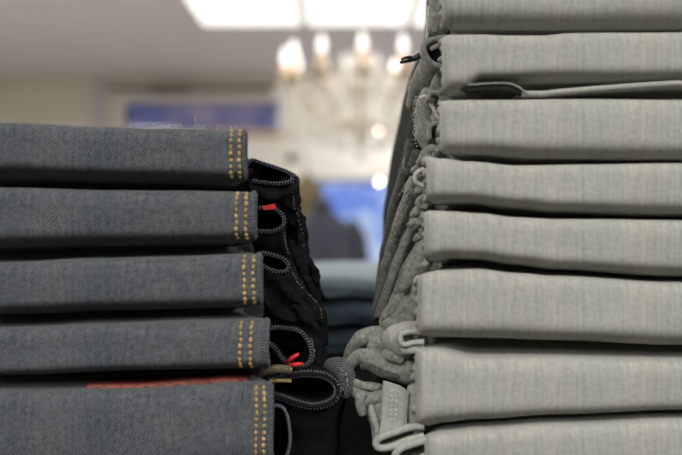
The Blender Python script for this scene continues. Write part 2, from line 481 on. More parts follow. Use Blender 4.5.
for k in range(5):
    e = empty('folded_jeans', (-.15, .6, P(0, ipl(LB[k], 100), YF).z), Llab[k], 'jeans', 'dark folded jeans in the left stack')
    o, G = band(e, M_dark, Ltop[k], Lbot[k], LT[k], LB[k], Lend[k], -60, YF, .76, 1, seed=k*3.1+1, n=3.6)
    for s_ in Lst[k]:
        stitches(G, s_, YF, e, M_gold)
    # raised seam ridges beside the stitches
    sm = MB()
    X = (Lend[k]-3-341)/F*YF; best = min(G, key=lambda c: abs(c[26].x-X))
    sm.tube([p + Vector((0, -.0002, 0)) for p in best[14:38]], .0011, 8); sm.build('seam', M_dark, e)
    left.append((e, G))

# lint on the upper edge of the left stack
mb = MB()
for i in range(70):
    px = random.uniform(4, 243); p = P(px, ipl(Ltop[0], px)-.2, YF+.008)
    d = Vector((random.uniform(-1, 1), 0, random.uniform(.3, 1))).normalized()*random.uniform(.0006, .0020)
    mb.tube([p - d*.5, p + d*.5, p + d + Vector((random.uniform(-.0006, .0006), 0, 0))], .00005, 4)
p = P(195, 128, YF+.008); mb.tube([p, p+Vector((.0003, 0, .003)), p+Vector((-.0001, 0, .0055))], .00009, 4)
mb.build('lint', M_ltthread, left[0][0])['kind'] = 'stuff'

# red patch lying on the bottom jeans
mb = MB(); G = []
for i in range(60):
    px = 86 + (248-86)*i/59
    pA = P(px, ipl(Ltop[4], px)-7.5 + (px > 200)*(px-200)*.03, YF+.011)
    G.append([pA, pA + Vector((0, -.0004, -.0016)), pA + Vector((0, .0, -.0034)), pA + Vector((0, .03, -.0034)), pA + Vector((0, .03, -.001))])
mb.grid(G, closed=True, cap=True)
link_ = mb.build('brand_patch', M_patch, left[4][0]); link_['label'] = 'rust red patch with dark print on the waistband'

# ---- side loops (leg openings) of the left stack
def side(k): return left[k][0]
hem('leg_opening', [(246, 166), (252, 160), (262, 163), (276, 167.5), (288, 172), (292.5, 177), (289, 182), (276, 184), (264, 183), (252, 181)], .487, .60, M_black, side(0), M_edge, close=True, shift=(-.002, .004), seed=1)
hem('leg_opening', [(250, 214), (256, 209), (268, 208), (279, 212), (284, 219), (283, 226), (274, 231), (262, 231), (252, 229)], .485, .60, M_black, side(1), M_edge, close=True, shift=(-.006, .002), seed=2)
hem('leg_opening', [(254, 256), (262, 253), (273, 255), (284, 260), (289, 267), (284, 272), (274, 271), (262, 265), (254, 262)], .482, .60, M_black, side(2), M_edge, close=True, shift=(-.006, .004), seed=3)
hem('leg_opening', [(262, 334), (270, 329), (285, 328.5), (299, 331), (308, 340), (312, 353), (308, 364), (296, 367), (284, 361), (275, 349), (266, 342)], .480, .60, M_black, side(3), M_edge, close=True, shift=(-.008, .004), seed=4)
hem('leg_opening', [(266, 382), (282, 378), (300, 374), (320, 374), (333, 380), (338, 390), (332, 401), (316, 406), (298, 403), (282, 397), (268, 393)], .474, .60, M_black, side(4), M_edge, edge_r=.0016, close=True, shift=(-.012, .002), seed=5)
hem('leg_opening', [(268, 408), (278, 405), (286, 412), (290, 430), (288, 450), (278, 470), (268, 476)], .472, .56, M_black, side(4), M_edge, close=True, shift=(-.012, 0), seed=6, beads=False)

# dark cloth that drapes down below and behind the openings
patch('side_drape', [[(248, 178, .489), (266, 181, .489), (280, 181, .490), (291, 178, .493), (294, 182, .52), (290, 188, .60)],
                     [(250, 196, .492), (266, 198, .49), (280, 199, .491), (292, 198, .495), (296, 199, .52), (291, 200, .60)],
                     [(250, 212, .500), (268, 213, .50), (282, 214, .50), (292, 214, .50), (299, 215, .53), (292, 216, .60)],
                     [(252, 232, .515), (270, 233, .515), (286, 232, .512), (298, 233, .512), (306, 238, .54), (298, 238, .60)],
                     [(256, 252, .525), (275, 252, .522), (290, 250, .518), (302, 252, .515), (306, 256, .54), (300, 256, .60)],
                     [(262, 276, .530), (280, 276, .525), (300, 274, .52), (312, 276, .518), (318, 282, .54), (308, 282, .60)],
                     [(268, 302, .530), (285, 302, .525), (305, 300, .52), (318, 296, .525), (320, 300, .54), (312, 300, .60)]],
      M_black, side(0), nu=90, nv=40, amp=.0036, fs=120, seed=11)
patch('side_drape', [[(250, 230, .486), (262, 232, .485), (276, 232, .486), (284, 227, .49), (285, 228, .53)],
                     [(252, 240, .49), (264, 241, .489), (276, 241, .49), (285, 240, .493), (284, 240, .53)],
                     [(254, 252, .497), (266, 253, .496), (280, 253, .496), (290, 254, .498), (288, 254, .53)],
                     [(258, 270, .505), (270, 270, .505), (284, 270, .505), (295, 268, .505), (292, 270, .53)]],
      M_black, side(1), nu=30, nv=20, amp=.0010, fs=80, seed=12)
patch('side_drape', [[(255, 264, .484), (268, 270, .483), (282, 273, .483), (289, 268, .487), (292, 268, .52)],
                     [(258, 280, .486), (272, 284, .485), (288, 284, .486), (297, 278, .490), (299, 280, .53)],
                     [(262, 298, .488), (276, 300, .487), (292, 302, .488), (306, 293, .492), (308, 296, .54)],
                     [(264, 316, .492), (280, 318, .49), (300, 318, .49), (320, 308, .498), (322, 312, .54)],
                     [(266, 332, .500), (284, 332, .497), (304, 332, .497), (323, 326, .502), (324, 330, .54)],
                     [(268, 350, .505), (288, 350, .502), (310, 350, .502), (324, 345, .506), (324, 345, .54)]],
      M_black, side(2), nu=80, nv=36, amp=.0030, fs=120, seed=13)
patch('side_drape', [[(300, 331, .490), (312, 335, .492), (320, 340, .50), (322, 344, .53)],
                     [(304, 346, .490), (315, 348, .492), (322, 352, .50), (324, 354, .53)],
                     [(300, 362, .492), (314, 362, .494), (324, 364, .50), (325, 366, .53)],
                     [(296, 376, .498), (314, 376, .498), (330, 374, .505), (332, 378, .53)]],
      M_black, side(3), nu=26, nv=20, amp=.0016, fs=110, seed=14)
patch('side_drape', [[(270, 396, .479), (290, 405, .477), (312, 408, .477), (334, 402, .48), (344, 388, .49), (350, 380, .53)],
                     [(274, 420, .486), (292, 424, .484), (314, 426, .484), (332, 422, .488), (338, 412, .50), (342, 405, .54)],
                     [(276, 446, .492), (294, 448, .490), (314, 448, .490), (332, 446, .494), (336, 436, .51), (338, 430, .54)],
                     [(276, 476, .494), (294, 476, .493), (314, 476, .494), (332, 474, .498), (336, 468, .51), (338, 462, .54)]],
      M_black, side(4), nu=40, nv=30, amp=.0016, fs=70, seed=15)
# crumpled corner beside the lowest opening
mb = roll([(322, 372, .50, 5), (334, 366, .495, 8), (344, 372, .49, 9), (346, 386, .49, 8), (340, 398, .49, 6)], seed=21, amp=.0012); mb.build('side_fold', M_dark, side(4))
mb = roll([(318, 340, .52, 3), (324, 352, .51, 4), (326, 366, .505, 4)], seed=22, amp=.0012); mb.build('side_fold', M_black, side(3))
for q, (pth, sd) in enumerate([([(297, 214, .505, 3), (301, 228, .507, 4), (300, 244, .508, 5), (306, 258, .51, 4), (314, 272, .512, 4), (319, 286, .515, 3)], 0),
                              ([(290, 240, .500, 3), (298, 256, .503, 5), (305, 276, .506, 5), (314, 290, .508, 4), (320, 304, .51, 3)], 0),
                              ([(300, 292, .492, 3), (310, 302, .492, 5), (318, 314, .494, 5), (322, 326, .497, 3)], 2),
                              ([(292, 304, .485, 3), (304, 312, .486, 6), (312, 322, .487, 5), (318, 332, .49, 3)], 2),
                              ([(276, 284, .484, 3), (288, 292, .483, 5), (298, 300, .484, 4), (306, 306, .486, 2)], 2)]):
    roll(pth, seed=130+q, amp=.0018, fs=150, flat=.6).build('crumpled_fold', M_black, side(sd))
# frayed seam lines with worn gold thread down the side cloth
def thread_line(path, mat, parent, r=.0004, gap=.0016, name='side_stitching', jit=.0004):
    S = [P(*q) for q in crom(path, 60)]; mb = MB(); d = 0
    for a, b in zip(S, S[1:]):
        d += (b-a).length
        if d > gap:
            d = 0; mb.bead(a + Vector((random.uniform(-jit, jit), 0, random.uniform(-jit, jit))), gap*.42, r, (b-a) + Vector((random.uniform(-.5, .5), 0, random.uniform(-.5, .5)))*(b-a).length, 5, 4)
    return mb.build(name, mat, parent)
thread_line([(292, 180, .490), (293, 196, .492), (296, 212, .497), (302, 232, .506), (304, 248, .51), (314, 274, .514), (319, 288, .515)], M_edge, side(0))
thread_line([(284, 230, .487), (285, 242, .49), (289, 254, .494)], M_goldold, side(1))
thread_line([(292, 270, .483), (298, 282, .484), (307, 292, .487), (319, 306, .493), (322, 318, .495)], M_goldold, side(2), r=.0003)
thread_line([(311, 336, .486), (314, 350, .487), (313, 362, .488)], M_goldold, side(3))
thread_line([(338, 366, .480), (346, 374, .478), (348, 386, .478)], M_goldold, side(4), r=.0005)
# gold-stitched seam ends between the fourth and fifth pair
mb = roll([(264, 373, .472, 3), (276, 369, .470, 4.5), (292, 370, .471, 3.5)], seed=31, amp=.0003); mb.build('seam', plain('tan_seam_cloth', (.16, .14, .10), .8, var=.4, scale=400), side(3))
thread_line([(267, 371, .467), (277, 368, .465), (291, 369, .466)], M_gold, side(3), r=.0006, gap=.002)
mb = MB(); mb.tube([P(270, 381, .468), P(282, 380.5, .467), P(291, 381, .468)], .0009, 6); mb.build('gold_thread', M_gold, side(3))
# red tabs
def tab(name, pts, parent, Y=.483, t=.0008):
    mb = MB(); G = [[P(a, b, Y), P(a, b, Y+.004)] for a, b in pts]
    n = len(pts); mb.f = []; vs = [P(a, b, Y) for a, b in pts] + [P(a, b, Y+t) for a, b in pts]
    mb.v = [tuple(v) for v in vs]; mb.f = [list(range(n)), list(range(2*n-1, n-1, -1))] + [[i, (i+1) % n, n+(i+1) % n, n+i] for i in range(n)]
    mb.uv = [[(mb.v[q][0], mb.v[q][2]) for q in f] for f in mb.f]
    return tag(mb.build(name, M_red, parent, smooth=False), 'small red cloth tab')
tab('red_tab', [(262, 207), (268, 205), (275, 203.5), (276.5, 209), (270, 209.5), (264, 210)], side(1), .4835)
mb = MB()
mb.tube([P(286, 363, .4755), P(292, 358, .4745), (P(299, 353.5, .4745))], [.0006, .0013, .0008], 6)
mb.tube([P(287, 365, .4752), P(296, 364.5, .474), P(303, 363.5, .4745)], [.0006, .0012, .0008], 6)
tag(mb.build('red_tab', M_red, side(3)), 'crumpled red thread tab')

# ------------------------------------------------------------------ right stack of pale grey jeans
Rtop = [[(420, -60), (760, -60)],
        [(436, 35), (450, 32), (480, 32), (510, 33), (540, 33), (575, 30.5), (620, 30), (760, 29)],
        [(436, 99), (480, 98), (560, 97), (682, 98), (760, 98)],
        [(420, 153), (440, 157), (470, 160), (520, 164), (600, 163), (682, 162), (760, 162)],
        [(420, 210), (450, 211), (480, 213), (520, 217), (560, 219), (682, 220), (760, 220)],
        [(412, 276), (440, 271), (480, 270), (520, 274), (560, 277), (682, 283), (760, 285)],
        [(410, 350), (430, 350), (480, 359), (560, 359), (682, 361), (760, 361)],
        [(415, 441), (440, 435), (480, 431), (560, 426), (682, 421), (760, 420)]]
Rbot = [[(420, 23), (480, 24), (560, 25), (682, 24), (760, 24)],
        [(436, 94), (462, 91), (482, 81), (560, 79), (682, 79), (760, 79)],
        [(436, 152), (480, 153), (540, 157), (682, 158), (760, 158)],
        [(420, 204), (470, 203), (520, 208), (560, 212), (682, 216), (760, 216)],
        [(420, 265), (450, 260), (480, 261), (520, 266), (560, 271), (682, 278), (760, 279)],
        [(412, 342), (430, 341), (500, 342), (560, 344), (682, 349), (760, 350)],
        [(412, 436), (440, 430), (480, 426), (560, 421), (682, 416), (760, 416)],
        [(410, 480), (760, 480)]]
RT, RB = touches(Rtop, Rbot, 481.5)
Rend = [443, 443, 441, 427, 425, 418, 416, 425]
Rlab = ['topmost pale grey jeans of the right stack, cut off by the picture edge',
        'pale grey jeans second from top of right stack, black cord end at its side',
        'pale grey jeans third from top of right stack, under the thin loose flap',
        'pale grey jeans fourth from top of right stack, curled loop at corner',
        'pale grey jeans fifth from top of right stack, slanting folds at its side',
        'pale grey jeans sixth from top of right stack, lip-like cuff at its lower corner',
        'pale grey jeans seventh from top of right stack, upright belt loop at its side',
        'pale grey jeans at the bottom of the right stack with turned cuffs']
right = []
for k in range(8):
    e = empty('folded_jeans', (.2, .6, P(0, ipl(RB[k], 550), YF).z), Rlab[k], 'jeans', 'pale folded jeans in the right stack')
    o, G = band(e, M_lt, Rtop[k], Rbot[k], RT[k], RB[k], Rend[k], 760, YF, .78, -1, seed=k*2.3+40, n=3.8, D=.010, DB=(.011 if k < 3 else .017), cav=(.020 if k < 3 else .034), amp=.0005)
    right.append(e)
R = right
# thin loose flap between the second and third pair
mb = MB(); G = []
for i in range(70):
    f = i/69; px = 522 + (760-522)*f
    py = 93.5 if px < 545 else 93.5 - 10.5*min(1, (px-545)/130)**.8
    p = P(px, py, YF+.004); th = .0014
    G.append([p+Vector((0, .05, th)), p+Vector((0, .001, th)), p+Vector((0, -.0006, 0)), p+Vector((0, .001, -th)), p+Vector((0, .05, -th))])
mb.grid(G, closed=True, cap=True); mb.build('loose_flap', M_lt, R[1])
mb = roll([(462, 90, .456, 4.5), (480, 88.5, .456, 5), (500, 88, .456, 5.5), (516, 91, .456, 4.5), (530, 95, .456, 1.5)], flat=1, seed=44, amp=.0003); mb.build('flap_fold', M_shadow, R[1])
mb = MB(); mb.tube([P(a, b, .4525) for a, b in crom([(468, 85), (490, 83.5), (508, 83.5), (518, 87), (528, 94)], 30)], .0005, 6); mb.build('flap_edge', M_mid, R[1])

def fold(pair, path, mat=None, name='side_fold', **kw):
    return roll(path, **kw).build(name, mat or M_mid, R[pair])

# cloth hanging down the far side of the stack, its shade put into the colour
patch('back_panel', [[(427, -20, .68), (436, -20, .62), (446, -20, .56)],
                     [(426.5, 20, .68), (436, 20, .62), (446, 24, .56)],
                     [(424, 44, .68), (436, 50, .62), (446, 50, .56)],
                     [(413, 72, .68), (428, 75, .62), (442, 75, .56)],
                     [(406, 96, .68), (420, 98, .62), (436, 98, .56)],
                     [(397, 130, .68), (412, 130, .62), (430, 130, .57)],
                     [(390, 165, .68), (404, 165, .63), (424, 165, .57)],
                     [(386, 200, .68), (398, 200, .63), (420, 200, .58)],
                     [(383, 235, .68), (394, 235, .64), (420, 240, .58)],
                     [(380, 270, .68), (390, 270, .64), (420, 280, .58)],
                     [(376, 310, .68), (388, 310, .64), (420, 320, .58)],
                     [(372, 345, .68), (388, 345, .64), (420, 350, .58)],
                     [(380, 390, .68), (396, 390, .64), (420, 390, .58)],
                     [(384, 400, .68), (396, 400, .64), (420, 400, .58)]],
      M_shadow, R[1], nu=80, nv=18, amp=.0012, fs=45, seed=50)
thread_line([(421, 75, .60), (416, 100, .60), (409, 128, .605), (401, 160, .61), (396, 190, .62), (391, 225, .63)], M_mid, R[1], r=.0003, gap=.003, jit=.0001)
# top pair: edge of the side
fold(0, [(437, -20, .50, 9), (437, 0, .50, 9), (436, 18, .50, 8), (433, 34, .50, 6)], seed=51)
fold(0, [(429, 5, .53, 2), (428.5, 20, .53, 2), (427, 40, .53, 1.6)], M_ltthread, 'seam', seed=52)
# second pair: teardrop opening and the cloth sweeping down from it
fold(1, [(438, 44, .52, 6), (432, 62, .525, 11), (425, 80, .53, 14), (418, 96, .54, 11), (411, 108, .55, 5)], seed=53, amp=.0014)
fold(1, [(446, 66, .50, 5), (440, 80, .505, 8), (432, 96, .51, 6)], seed=54, amp=.001)
hem('hem_loop', [(446, 37), (436, 39), (427, 43), (424.5, 50), (428, 59), (434, 65), (441, 66), (446, 63)], .492, .515, M_mid, R[1], M_mid, edge_r=.0016, thick=.002, seed=7, beads=False)
mb = MB(); mb.bead(P(436, 54, .507), .005, .0055); mb.build('hem_inner_shade', M_blacktoggle, R[1])  # black blob added as the shade inside the teardrop opening
fold(1, [(446, 44, .487, 2), (437, 46, .487, 2.2), (430, 50, .489, 1.8)], M_mid, 'hem_fold', seed=56, amp=.0004)
mb = roll([(420, 56, .50, 3.4), (414, 58.5, .50, 2.8), (408, 60.5, .50, 1.9), (399, 62.5, .50, 1.6)], seed=57, amp=.0005); tag(mb.build('cord_end', M_blacktoggle, R[1]), 'black frayed cord end')
mb = roll([(412, 57.5, .498, 1.8), (406, 57.5, .497, 1.4), (401, 59.5, .497, 1.2)], seed=58, amp=.0003); mb.build('cord_end', M_blacktoggle, R[1])
# third pair: puffed end with seam ridge and two small eyes
fold(2, [(434, 90, .505, 5), (427, 102, .505, 11), (426, 120, .505, 12), (428, 138, .505, 11), (432, 152, .505, 7)], seed=59, amp=.0016, fs=90)
fold(2, [(442, 94, .495, 4), (440, 115, .495, 8), (441, 140, .495, 7)], seed=60, amp=.0012)
fold(2, [(419, 99, .490, 1.8), (426, 97, .488, 2), (432, 106, .487, 1.8), (439, 120, .487, 1.6)], M_ltthread, 'seam', seed=61, amp=.0004, ridge=.2)
hem('hem_loop', [(428, 100), (430, 94), (436, 93), (441, 97), (440, 104)], .4845, .497, M_mid, R[2], M_mid, edge_r=.0014, seed=8, beads=False)
mb = MB(); mb.bead(P(434.5, 132, .4965), .0040, .0022); mb.build('eye_inner_shade', M_blacktoggle, R[2])  # black blob added as the shade in the lower small eye
hem('hem_loop', [(430, 139), (430, 128), (435, 124), (441, 127)], .4865, .50, M_mid, R[2], M_mid, edge_r=.0012, seed=9, beads=False)
thread_line([(416, 96, .492), (414, 112, .490), (414, 132, .490), (417, 148, .492)], M_ltthread, R[2], r=.0004, gap=.0012)
fold(2, [(440, 150, .485, 3), (431, 149, .488, 4), (424, 154, .49, 4), (420, 164, .495, 4), (412, 172, .50, 3)], seed=62, amp=.001)
# braided seam and slanting strips down the side
M_deep = denim('crevice_shade_denim', (.032, .034, .029), (.125, .128, .112), twill=.12, slub=.3, bump=.8)  # denim darkened so the colour carries the shade of the crevices
def curly(path):
    S = crom(path, 90); mb = MB()
    mb.tube([P(*q) + Vector((.0016*math.sin(i*.9), -.0006*math.cos(i*1.3), .0012*math.cos(i*1.7))) for i, q in enumerate(S)], .00028, 5)
    mb.build('frayed_thread', M_mid, R[3])
def strip(pair, path, wd, mat=None, seed=0, amp=.0006, tilt=.012):
    """a hanging edge of folded cloth: a curved sheet whose near edge bulges towards the viewer"""
    rows = []
    for x, y, Y in path:
        rows.append([(x-wd*.55, y, Y+.006), (x-wd*.30, y-.5, Y-.001), (x+wd*.15, y-1, Y), (x+wd*.6, y-1, Y+tilt)])
    return patch('side_fold', rows, mat or M_mid, R[pair], nu=50, nv=12, thick=.0022, amp=amp, fs=120, seed=seed)
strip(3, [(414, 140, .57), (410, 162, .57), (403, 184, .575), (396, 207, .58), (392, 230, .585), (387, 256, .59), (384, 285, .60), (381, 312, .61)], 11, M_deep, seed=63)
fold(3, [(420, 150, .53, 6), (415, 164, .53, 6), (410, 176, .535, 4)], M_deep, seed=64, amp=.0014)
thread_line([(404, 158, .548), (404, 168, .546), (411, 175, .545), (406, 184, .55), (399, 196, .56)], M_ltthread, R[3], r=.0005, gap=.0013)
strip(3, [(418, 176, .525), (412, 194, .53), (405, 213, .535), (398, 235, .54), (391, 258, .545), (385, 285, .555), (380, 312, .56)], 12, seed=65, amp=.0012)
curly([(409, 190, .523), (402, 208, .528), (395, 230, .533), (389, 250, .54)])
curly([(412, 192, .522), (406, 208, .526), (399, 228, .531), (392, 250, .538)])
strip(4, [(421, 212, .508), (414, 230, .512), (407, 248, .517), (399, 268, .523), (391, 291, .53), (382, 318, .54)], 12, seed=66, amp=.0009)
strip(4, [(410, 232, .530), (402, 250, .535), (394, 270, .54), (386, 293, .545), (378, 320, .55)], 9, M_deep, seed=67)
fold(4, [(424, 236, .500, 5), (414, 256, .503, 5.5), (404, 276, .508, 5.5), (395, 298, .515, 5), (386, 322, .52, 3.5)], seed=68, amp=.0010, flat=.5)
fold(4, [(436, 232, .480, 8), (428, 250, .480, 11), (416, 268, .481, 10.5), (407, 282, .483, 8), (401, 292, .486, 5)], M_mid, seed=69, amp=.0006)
# (black sheet added behind the widest opening to keep its inside dark)
patch('dark_backing', [[(236, 164, .55), (262, 171, .55), (291, 181, .55)], [(236, 180, .55), (262, 184, .55), (296, 192, .55)], [(236, 205, .55), (262, 205, .55), (296, 205, .55)]], M_black, side(0), nu=10, nv=10, amp=.0003)
# frilled hem curls along the front corner
hem('hem_loop', [(430, 170), (422, 170), (416, 175), (417, 182), (424, 186), (431, 184)], .483, .50, M_mid, R[3], M_ltthread, edge_r=.0013, seed=17, beads=False)
hem('hem_loop', [(430, 199), (424, 197), (419, 201), (421, 206), (428, 207)], .482, .50, M_mid, R[3], M_mid, edge_r=.0014, seed=18, beads=False)
random.seed(12)
for kk, xs, ya, yb in [(1, 444, 40, 90), (2, 442, 102, 150), (3, 428, 160, 204), (4, 426, 216, 262), (5, 419, 280, 340), (6, 417, 356, 376), (6, 418, 408, 434), (0, 444, 2, 24)]:
    y = ya
    while y < yb:
        r_ = random.uniform(2.2, 3.6); a = random.uniform(-1, 1)
        fold(kk, [(xs+3, y-r_, .472, r_*.8), (xs-1.5+a, y, .463, r_), (xs-2+a, y+r_*1.2, .465, r_), (xs+3, y+r_*2, .474, r_*.7)], M_lt if random.random() < .6 else M_mid, 'hem_frill', n=12, k=9, seed=y, amp=.0012, fs=170)
        y += r_*2.4 + random.uniform(1, 5)
random.seed(11)
for (x, y, r, kk) in [(423, 160, 5, 3), (425, 190, 5, 3), (419, 190, 4, 3), (416, 212, 5, 4), (423, 216, 5, 4), (418, 224, 4, 4), (425, 230, 5, 4), (419, 237, 4, 4), (413, 222, 4, 4), (424, 206, 4, 3)]:
    a = random.uniform(-.6, .9)
    fold(kk, [(x+7*math.cos(a), y-4-5*math.sin(a), .488, r*.7), (x, y, .484, r), (x-5*math.cos(a), y+4+4*math.sin(a), .488, r*.7)], M_mid, 'hem_frill', n=16, k=10, seed=x+y, amp=.0014, fs=160)
# sixth pair: bunched folds, lip-like cuff
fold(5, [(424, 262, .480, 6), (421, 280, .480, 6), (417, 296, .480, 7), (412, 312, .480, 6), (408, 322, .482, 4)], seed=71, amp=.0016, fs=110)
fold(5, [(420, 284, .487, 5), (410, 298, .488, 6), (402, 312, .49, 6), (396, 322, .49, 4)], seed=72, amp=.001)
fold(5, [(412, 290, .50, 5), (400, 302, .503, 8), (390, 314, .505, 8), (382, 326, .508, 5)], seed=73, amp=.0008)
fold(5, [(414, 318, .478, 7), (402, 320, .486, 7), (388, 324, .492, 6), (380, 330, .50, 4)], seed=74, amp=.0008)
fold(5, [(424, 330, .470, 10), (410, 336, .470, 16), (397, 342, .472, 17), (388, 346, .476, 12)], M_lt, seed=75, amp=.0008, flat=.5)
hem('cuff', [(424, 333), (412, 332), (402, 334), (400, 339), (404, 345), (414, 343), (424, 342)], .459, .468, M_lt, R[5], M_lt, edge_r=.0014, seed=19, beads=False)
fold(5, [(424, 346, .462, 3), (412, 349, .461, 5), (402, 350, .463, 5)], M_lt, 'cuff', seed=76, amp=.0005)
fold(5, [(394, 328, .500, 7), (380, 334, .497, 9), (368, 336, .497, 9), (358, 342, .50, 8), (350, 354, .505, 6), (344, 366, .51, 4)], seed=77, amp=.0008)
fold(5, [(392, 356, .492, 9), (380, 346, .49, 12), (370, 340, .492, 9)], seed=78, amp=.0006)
# seventh pair: second arm of folds, upright belt loop
fold(6, [(424, 372, .480, 14), (408, 370, .478, 15), (392, 366, .480, 14), (376, 359, .484, 11), (362, 356, .49, 8), (352, 362, .495, 7), (345, 372, .50, 5)], seed=79, amp=.0010)
fold(6, [(408, 404, .486, 12), (392, 398, .486, 13), (374, 394, .488, 11), (358, 390, .49, 9), (346, 386, .495, 6)], seed=80, amp=.0012)
fold(6, [(362, 392, .480, 5), (360, 402, .480, 6), (364, 414, .483, 5)], seed=81, amp=.001)
patch('side_panel', [[(366, 396, .484), (376, 390, .478), (392, 390, .474), (412, 392, .472)],
                     [(367, 412, .484), (376, 410, .477), (392, 410, .473), (412, 410, .471)],
                     [(372, 428, .484), (380, 428, .476), (394, 428, .472), (414, 428, .470)],
                     [(375, 446, .484), (384, 446, .478), (396, 446, .474), (414, 446, .472)]], M_mid, R[6], amp=.0008, seed=82)
patch('belt_loop', [[(384, 381, .4665), (390, 383, .465), (400, 386, .4648), (408, 391, .4655)],
                    [(383, 400, .4665), (390, 401, .465), (400, 402, .4645), (407, 404, .4655)],
                    [(382, 418, .4665), (390, 418, .465), (400, 418, .4645), (406, 418, .4655)],
                    [(380, 434, .4665), (388, 434, .465), (398, 432, .4645), (405, 430, .4655)]], M_lt, R[6], thick=.0022, amp=.0004, seed=83)
for x0 in (392, 397):
    thread_line([(x0, 387, .4632), (x0-.7, 404, .4628), (x0-2, 424, .4628)], M_ltthread, R[6], r=.00035, gap=.0022, jit=.0001)
fold(6, [(414, 384, .470, 7), (413, 405, .468, 6), (414, 425, .468, 6)], M_lt, seed=84, amp=.0010)
for q, (kk, pth, mt) in enumerate([
    (5, [(414, 300, .482, 4), (404, 310, .484, 5), (394, 318, .488, 4), (386, 324, .492, 3)], M_mid),
    (5, [(398, 330, .490, 4), (386, 336, .488, 5), (376, 344, .488, 4), (372, 352, .492, 2)], M_mid),
    (6, [(404, 360, .472, 5), (392, 356, .473, 6), (384, 352, .476, 4)], M_mid),
    (6, [(400, 376, .474, 3), (386, 374, .476, 4), (372, 368, .480, 4), (360, 366, .486, 3)], M_deep),
    (6, [(384, 398, .476, 4), (372, 400, .478, 5), (364, 404, .480, 3)], M_mid),
    (6, [(380, 388, .482, 3), (366, 386, .484, 4), (352, 382, .49, 4), (346, 380, .493, 2)], M_mid),
    (6, [(372, 404, .477, 2.5), (374, 420, .474, 3.5), (378, 434, .472, 3)], M_lt)]):
    fold(kk, pth, mt, 'crease', seed=200+q, amp=.0010, fs=140, flat=.6)
# bottom pair: turned cuffs
hem('cuff', [(424, 426), (412, 427), (396, 432), (382, 437), (376, 442), (379, 448), (390, 447), (406, 441), (424, 436)], .459, .485, M_mid, R[7], M_lt, edge_r=.0018, seed=23, beads=False)
hem('cuff', [(426, 440), (412, 444), (400, 449), (395, 456), (398, 464), (410, 463), (426, 455)], .457, .485, M_mid, R[7], M_lt, edge_r=.0018, seed=24, beads=False)
fold(7, [(424, 466, .475, 12), (408, 470, .475, 11), (394, 470, .478, 7)], seed=85)

# ------------------------------------------------------------------ blue stack of jeans between, further back
def pile(k, zt, zb, mat, label, y0, dx, seed):
    e = empty('folded_jeans', (dx, y0+.2, zb), label, 'jeans', 'blue folded jeans behind the gap')
    NF = 20; G = []
    for i in range(61):
        x = dx-.24 + .48*i/60; row = []
        ed = min(1, min(i, 60-i)/4); zc = (zt+zb)/2; h = (zt-zb)/2*(.5+.5*math.sqrt(ed))
        for j in range(NF):
            a = 2*math.pi*j/NF; s_, c_ = math.sin(a), math.cos(a)
            row.append(Vector((x, y0+.2-.2*math.copysign(abs(c_)**.35, c_), zc + h*math.copysign(abs(s_)**.5, s_))))
        G.append([p + wob(Vector((p.x, p.y*.5, p.z)), 16, .006, seed)*Vector((0, 1, .35)).length*.5 for p in row])
    mb = MB(); mb.grid(G, closed=True, cap=True); mb.build('front_fold', mat, e)
    s2 = MB(); s2.tube([p + Vector((0, -.001, 0)) for p in [G[i][0] for i in range(2, 59)]], .0016, 6); s2.build('seam', mat, e)
    # soft creases over the fold
    for q in range(3):
        x0 = dx-.1+q*.09; z0 = zc+h*random.uniform(-.4, .5)
        cr_ = MB(); cr_.tube([Vector((x0+t_*.012, y0-.002+abs(t_-4)*.0006, z0 + .004*math.sin(t_*.8+q))) for t_ in range(9)], [.0005, .002, .003, .0035, .004, .0035, .003, .002, .0005], 8); cr_.build('crease', mat, e)
    return e
z0 = TZ + .0005
hs = [.027, .024, .026]
zz = z0
labs = ['blue denim jeans lowest in the small stack behind the gap', 'dark blue denim jeans in the middle of the stack behind the gap', 'pale blue jeans lying flat on top of the stack behind the gap']
for k, (h_, mt) in enumerate(zip(hs, (M_navy, M_navy, M_paleblue))):
    pile(k, zz+h_, zz, mt, labs[k], .86 + .006*k, .02, 90+k*5); zz += h_

# thin pale strip between the stacks, added for a bluish reflection
e = empty('reflection_strip', P(375, 450, .56), 'thin pale strip modelling a bluish reflection in the dark gap between stacks', 'reflection strip')
mb = MB(); a = P(374, 419, .575); b_ = P(377, 470, .575)
mb.grid([[a, a+Vector((.0022, .002, 0))], [b_, b_+Vector((.0022, .002, 0))]]); mb.build('strip_body', plain('pale_reflection', (.30, .33, .42), .5), e, .0008)
mb = MB(); mb.tube([a, a+Vector((.002, .001, .006)), a+Vector((.006, .002, .010))], .0004, 5); mb.build('strip_tip', M_ltthread, e)

